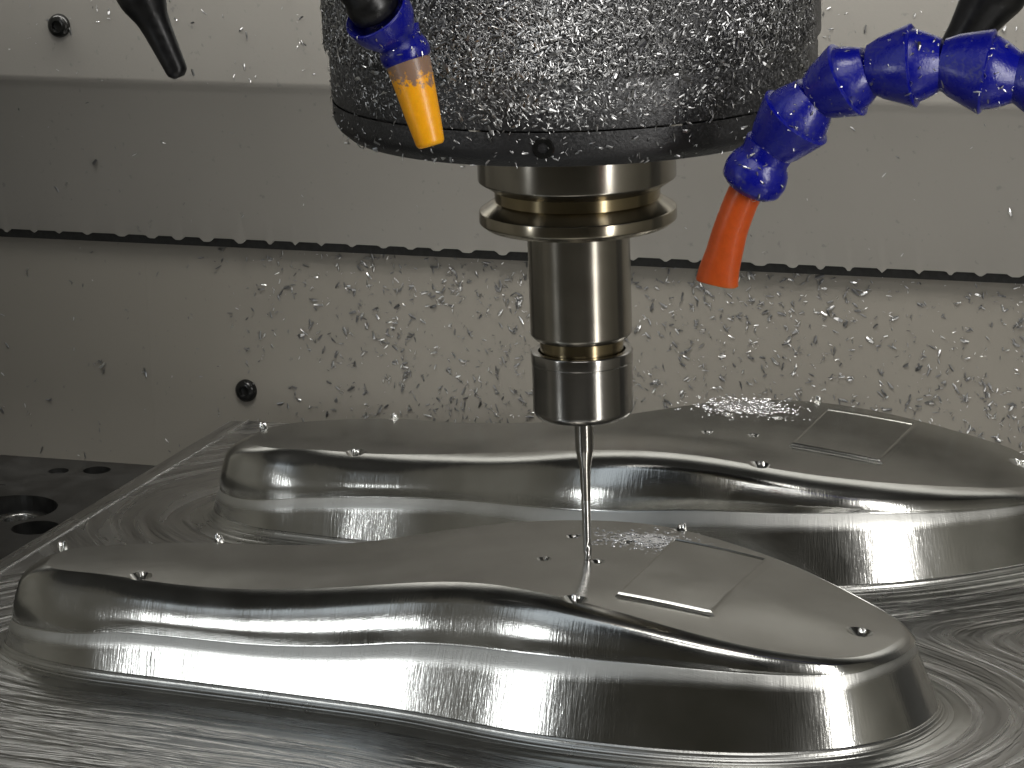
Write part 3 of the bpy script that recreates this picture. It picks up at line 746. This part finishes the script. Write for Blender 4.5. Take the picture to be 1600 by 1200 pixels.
# ------------------------------------------------------------------ coolant hoses
def seg_profile(r, L, tail=0.55):
    """one ball-and-socket link: neck at h=0, cone to the socket lip at h=0.58L, ball end to the next neck"""
    rn_ = r * 0.62
    pts = [(rn_ * 0.6, -0.03 * L), (rn_ * 0.96, -0.01 * L), (rn_, 0.02 * L), (r * 0.76, 0.16 * L), (r * 1.01, 0.56 * L), (r * 1.03, 0.60 * L), (r * 0.985, 0.62 * L), (r * 0.90, 0.625 * L), (r * 0.89, 0.66 * L)]
    for t in np.linspace(0.1, 1, 8):
        pts.append((r * 0.89 - (r * 0.89 - rn_ * 0.97) * (t ** 1.25), (0.66 + 0.36 * t) * L))
    pts.append((rn_ * 0.6, 1.04 * L)); return pts
rh = empty('coolant_hose', (86, -70, 150)); tag(rh, 'curved blue segmented coolant hose with red orange flared nozzle, right of the spindle', 'coolant hose', 'coolant hoses')
HP = [(90.4, -70, 161.0), (106.0, -71, 172.0), (124.6, -70, 176.9), (145.0, -68, 175.6), (166.2, -66, 172.0), (188, -64, 169)]
NECK = [(83.6, -70, 151.0), (97.6, -70.5, 167.0), (114.0, -70.5, 175.3), (134.6, -69, 177.2), (155.6, -67, 173.3), (176.0, -65, 170.2), (198, -63, 168), (219, -60, 169), (239, -56, 175), (257, -50, 185)]
RR = [11.0, 10.9, 11.6, 11.9, 12.1, 12.3, 12.3, 12.3, 12.3]
for i in range(9):
    a, b = Vector(NECK[i]), Vector(NECK[i + 1])
    L = (b - a).length
    fr = axis_frame(a, b)
    V, F = lathe(seg_profile(RR[i], L), 48, fr)
    loc(fix_normals(mesh_obj('segment', V, F, MBLUE, rh, True, sharp=35)), rh)
fr = axis_frame((77.2, -70, 139.0), (84.2, -70, 152.0))
V, F = lathe(round_prof([(4.6, 0), (6.6, -0.4), (9.0, 1.6), (9.6, 5.0), (8.9, 8.2), (7.2, 11.0), (7.6, 15)], 0.8, 3), 48, fr)
loc(fix_normals(mesh_obj('ball_socket', V, F, MBLUE, rh, True, sharp=35)), rh)
def tube_path(pts, n=28, seg=8):
    """pts: (centre, rx, ry) swept with parallel frames; smooth"""
    C = [Vector(p[0]) for p in pts]; V, F = [], []; out = []
    for i in range(len(C) - 1):
        p0, p1, p2, p3 = C[max(i - 1, 0)], C[i], C[i + 1], C[min(i + 2, len(C) - 1)]
        for j in range(seg):
            t = j / seg; c_ = 0.5 * (2 * p1 + (p2 - p0) * t + (2 * p0 - 5 * p1 + 4 * p2 - p3) * t * t + (3 * p1 - p0 - 3 * p2 + p3) * t ** 3)
            out.append((c_, pts[i][1] * (1 - t) + pts[i + 1][1] * t, pts[i][2] * (1 - t) + pts[i + 1][2] * t))
    out.append((C[-1], pts[-1][1], pts[-1][2]))
    for i, (c_, rx, ry) in enumerate(out):
        d = (out[min(i + 1, len(out) - 1)][0] - out[max(i - 1, 0)][0]).normalized()
        ax = d.cross(Vector((0, 1, 0))).normalized(); ay = ax.cross(d)
        for k in range(n):
            a = 2 * math.pi * k / n; V.append(c_ + ax * (rx * math.cos(a)) + ay * (ry * math.sin(a)))
    for i in range(len(out) - 1):
        for k in range(n): k2 = (k + 1) % n; F.append((i * n + k, i * n + k2, (i + 1) * n + k2, (i + 1) * n + k))
    F.append(tuple(range(n))); F.append(tuple(range((len(out) - 1) * n, len(out) * n)))
    return V, F
V, F = tube_path([((78.2, -70, 141.5), 5.0, 5.0), ((75.0, -69.6, 135.4), 5.0, 5.0), ((71.6, -69, 127.2), 5.1, 4.9), ((69.0, -68.4, 119.0), 5.5, 4.6), ((67.3, -68, 113.6), 6.1, 4.2), ((66.6, -67.8, 110.4), 6.5, 4.0), ((67.0, -67.9, 112.0), 5.2, 3.1), ((68.5, -68.2, 117.5), 4.0, 3.0)])
loc(fix_normals(mesh_obj('nozzle', V, F, MOR2, rh, True, sharp=50)), rh)

lh = empty('coolant_hose', (-20, -100, 190)); tag(lh, 'short blue coolant hose end with amber orange nozzle in front of the spindle', 'coolant hose', 'coolant hoses')
fr = axis_frame((-9.4, -100, 154.2), (-17.6, -97, 181.5))
V, F = lathe(round_prof([(2.6, 0.6), (3.4, 0.0), (4.2, 1.0), (5.1, 9), (6.6, 25.5), (6.4, 27), (5, 27.4)], [0, .6, 1.2, 1, .8, .5, 0], 4), 48, fr)
loc(fix_normals(mesh_obj('nozzle', V, F, MOR1, lh, True, sharp=50)), lh)
fr = axis_frame((-16.6, -97.4, 178.2), (-21.5, -96, 191.5))
V, F = lathe(round_prof([(4, -0.6), (6.8, 0), (7.6, 3.0), (7.0, 5.5), (6.0, 7.4), (6.6, 10)], 0.9, 3), 48, fr)
loc(fix_normals(mesh_obj('segment', V, F, MBLUE, lh, True, sharp=35)), lh)
fr = axis_frame((-20.4, -97, 185.5), (-25.0, -106, 197.0))
V, F = lathe(round_prof([(4.5, -1.5), (6.5, 0.0), (9.5, 5.5), (10.2, 11.0), (9.6, 11.4), (8.4, 10.0), (6.5, 6.0), (0.1, 5.5)], [0, 1, 1.5, .4, .3, .4, .4, 0], 3), 48, fr)
loc(fix_normals(mesh_obj('socket_cup', V, F, MBLUE, lh, True, sharp=35)), lh)
fr = axis_frame((-23.5, -103, 193.4), (-30.5, -114, 214.0))
V, F = lathe(round_prof([(5, -1.0), (7.2, 0), (7.6, 4), (6.8, 7), (7.5, 12), (7.5, 130)], 0.8, 3), 40, fr)
loc(fix_normals(mesh_obj('hose_connector', V, F, MBLK, lh, True, sharp=35)), lh)

lb = empty('air_nozzle', (-120, -40, 170)); tag(lb, 'black tapered nozzle pointing down before the pale panel, left of the spindle', 'nozzle', 'black nozzles')
fr = axis_frame((-117.6, -40, 161.6), (-133.5, -40, 196.5))
V, F = lathe(round_prof([(0.1, 0.4), (1.6, 0.1), (3.4, 1.8), (3.9, 8), (4.7, 17), (5.2, 20.5), (7.6, 27), (7.9, 31), (7.6, 48), (7.6, 170)], [0, .5, 1, 2, 2, 2, 2, 1, 1, 0], 4), 40, fr)
loc(fix_normals(mesh_obj('nozzle_body', V, F, MBLK, lb, True, sharp=60)), lb)
fr = axis_frame((-121.5, -40.6, 175.5), (-124.3, -40.6, 181.6))
rb = empty('air_nozzle', (135, -10, 186)); tag(rb, 'black nozzle end behind the blue hose at the top right', 'nozzle', 'black nozzles')
fr = axis_frame((121.5, -10, 166.5), (137.5, -10, 190.5))
V, F = lathe(round_prof([(4.0, 0), (4.8, 1), (6.0, 12), (8.2, 22), (9.6, 27), (9.2, 31), (7.6, 34), (7.4, 50), (7.4, 170)], [0, .5, 2, 2, 1.5, 1, 1, 1, 0], 4), 40, fr)
loc(fix_normals(mesh_obj('nozzle_body', V, F, MBLK, rb, True, sharp=60)), rb)

# chips stuck on the hoses
for root in (rh, lh):
    V, F = [], []; rr = random.Random(5)
    bpy.context.view_layer.update()
    for ch in [c for c in root.children if c.name.split('.')[0] in ('segment', 'ball_socket', 'socket_cup')]:
        me = ch.data; k = 0
        while k < 60:
            p = me.polygons[rr.randrange(len(me.polygons))]
            if len(p.vertices) > 4 or p.normal.y > 0.1 or p.area > 4e-5: k += 0.2; continue
            chip_geo(V, F, p.center / S, p.normal, rr.choice((0.4, 0.5, 0.7, 0.9, 1.3, 1.9)), rr, 0.4); k += 1
    o = loc(mesh_obj('chip_specks', V, F, MCHIP, root, False), root); o['kind'] = 'stuff'

# ------------------------------------------------------------------ coolant droplets on the sole tops
def puddle(core, cx, cy, rx, ry, zfun, n, seed):
    V, F = [], []; rr = random.Random(seed)
    for _ in range(n):
        a = rr.uniform(0, 6.283); q = abs(rr.gauss(0, 0.55))
        if q > 1.3: continue
        x, y = cx + rx * q * math.cos(a), cy + ry * q * math.sin(a)
        R = rr.uniform(0.3, 1.05) * (1.15 - 0.5 * q); h = R * rr.uniform(0.14, 0.55); el = rr.uniform(0.6, 1.8); th_ = rr.uniform(0, 3.14)
        k = len(V); m = 10
        prof = [(1.0, -0.05), (0.88, 0.45), (0.62, 0.8), (0.3, 0.96)]
        for (pr, ph) in prof:
            for i in range(m):
                b_ = 2 * math.pi * i / m; u, v = pr * R * el * math.cos(b_), pr * R / el * math.sin(b_)
                xx, yy = x + u * math.cos(th_) - v * math.sin(th_), y + u * math.sin(th_) + v * math.cos(th_)
                V.append((xx, yy, float(zfun(xx, yy)) + ph * h))
        V.append((x, y, float(zfun(x, y)) + h))
        for j in range(len(prof) - 1):
            for i in range(m): i2 = (i + 1) % m; F.append((k + j * m + i, k + j * m + i2, k + (j + 1) * m + i2, k + (j + 1) * m + i))
        t = k + len(prof) * m
        for i in range(m): F.append((k + (len(prof) - 1) * m + i, k + (len(prof) - 1) * m + (i + 1) % m, t))
    o = mesh_obj('coolant_drops', V, F, MDROP, core, True)
    o['kind'] = 'stuff'
    return o
puddle(core_n, 12, 30, 22, 13, zns, 800, 1)
puddle(core_f, -4, 196, 24, 17, zfs, 900, 2)
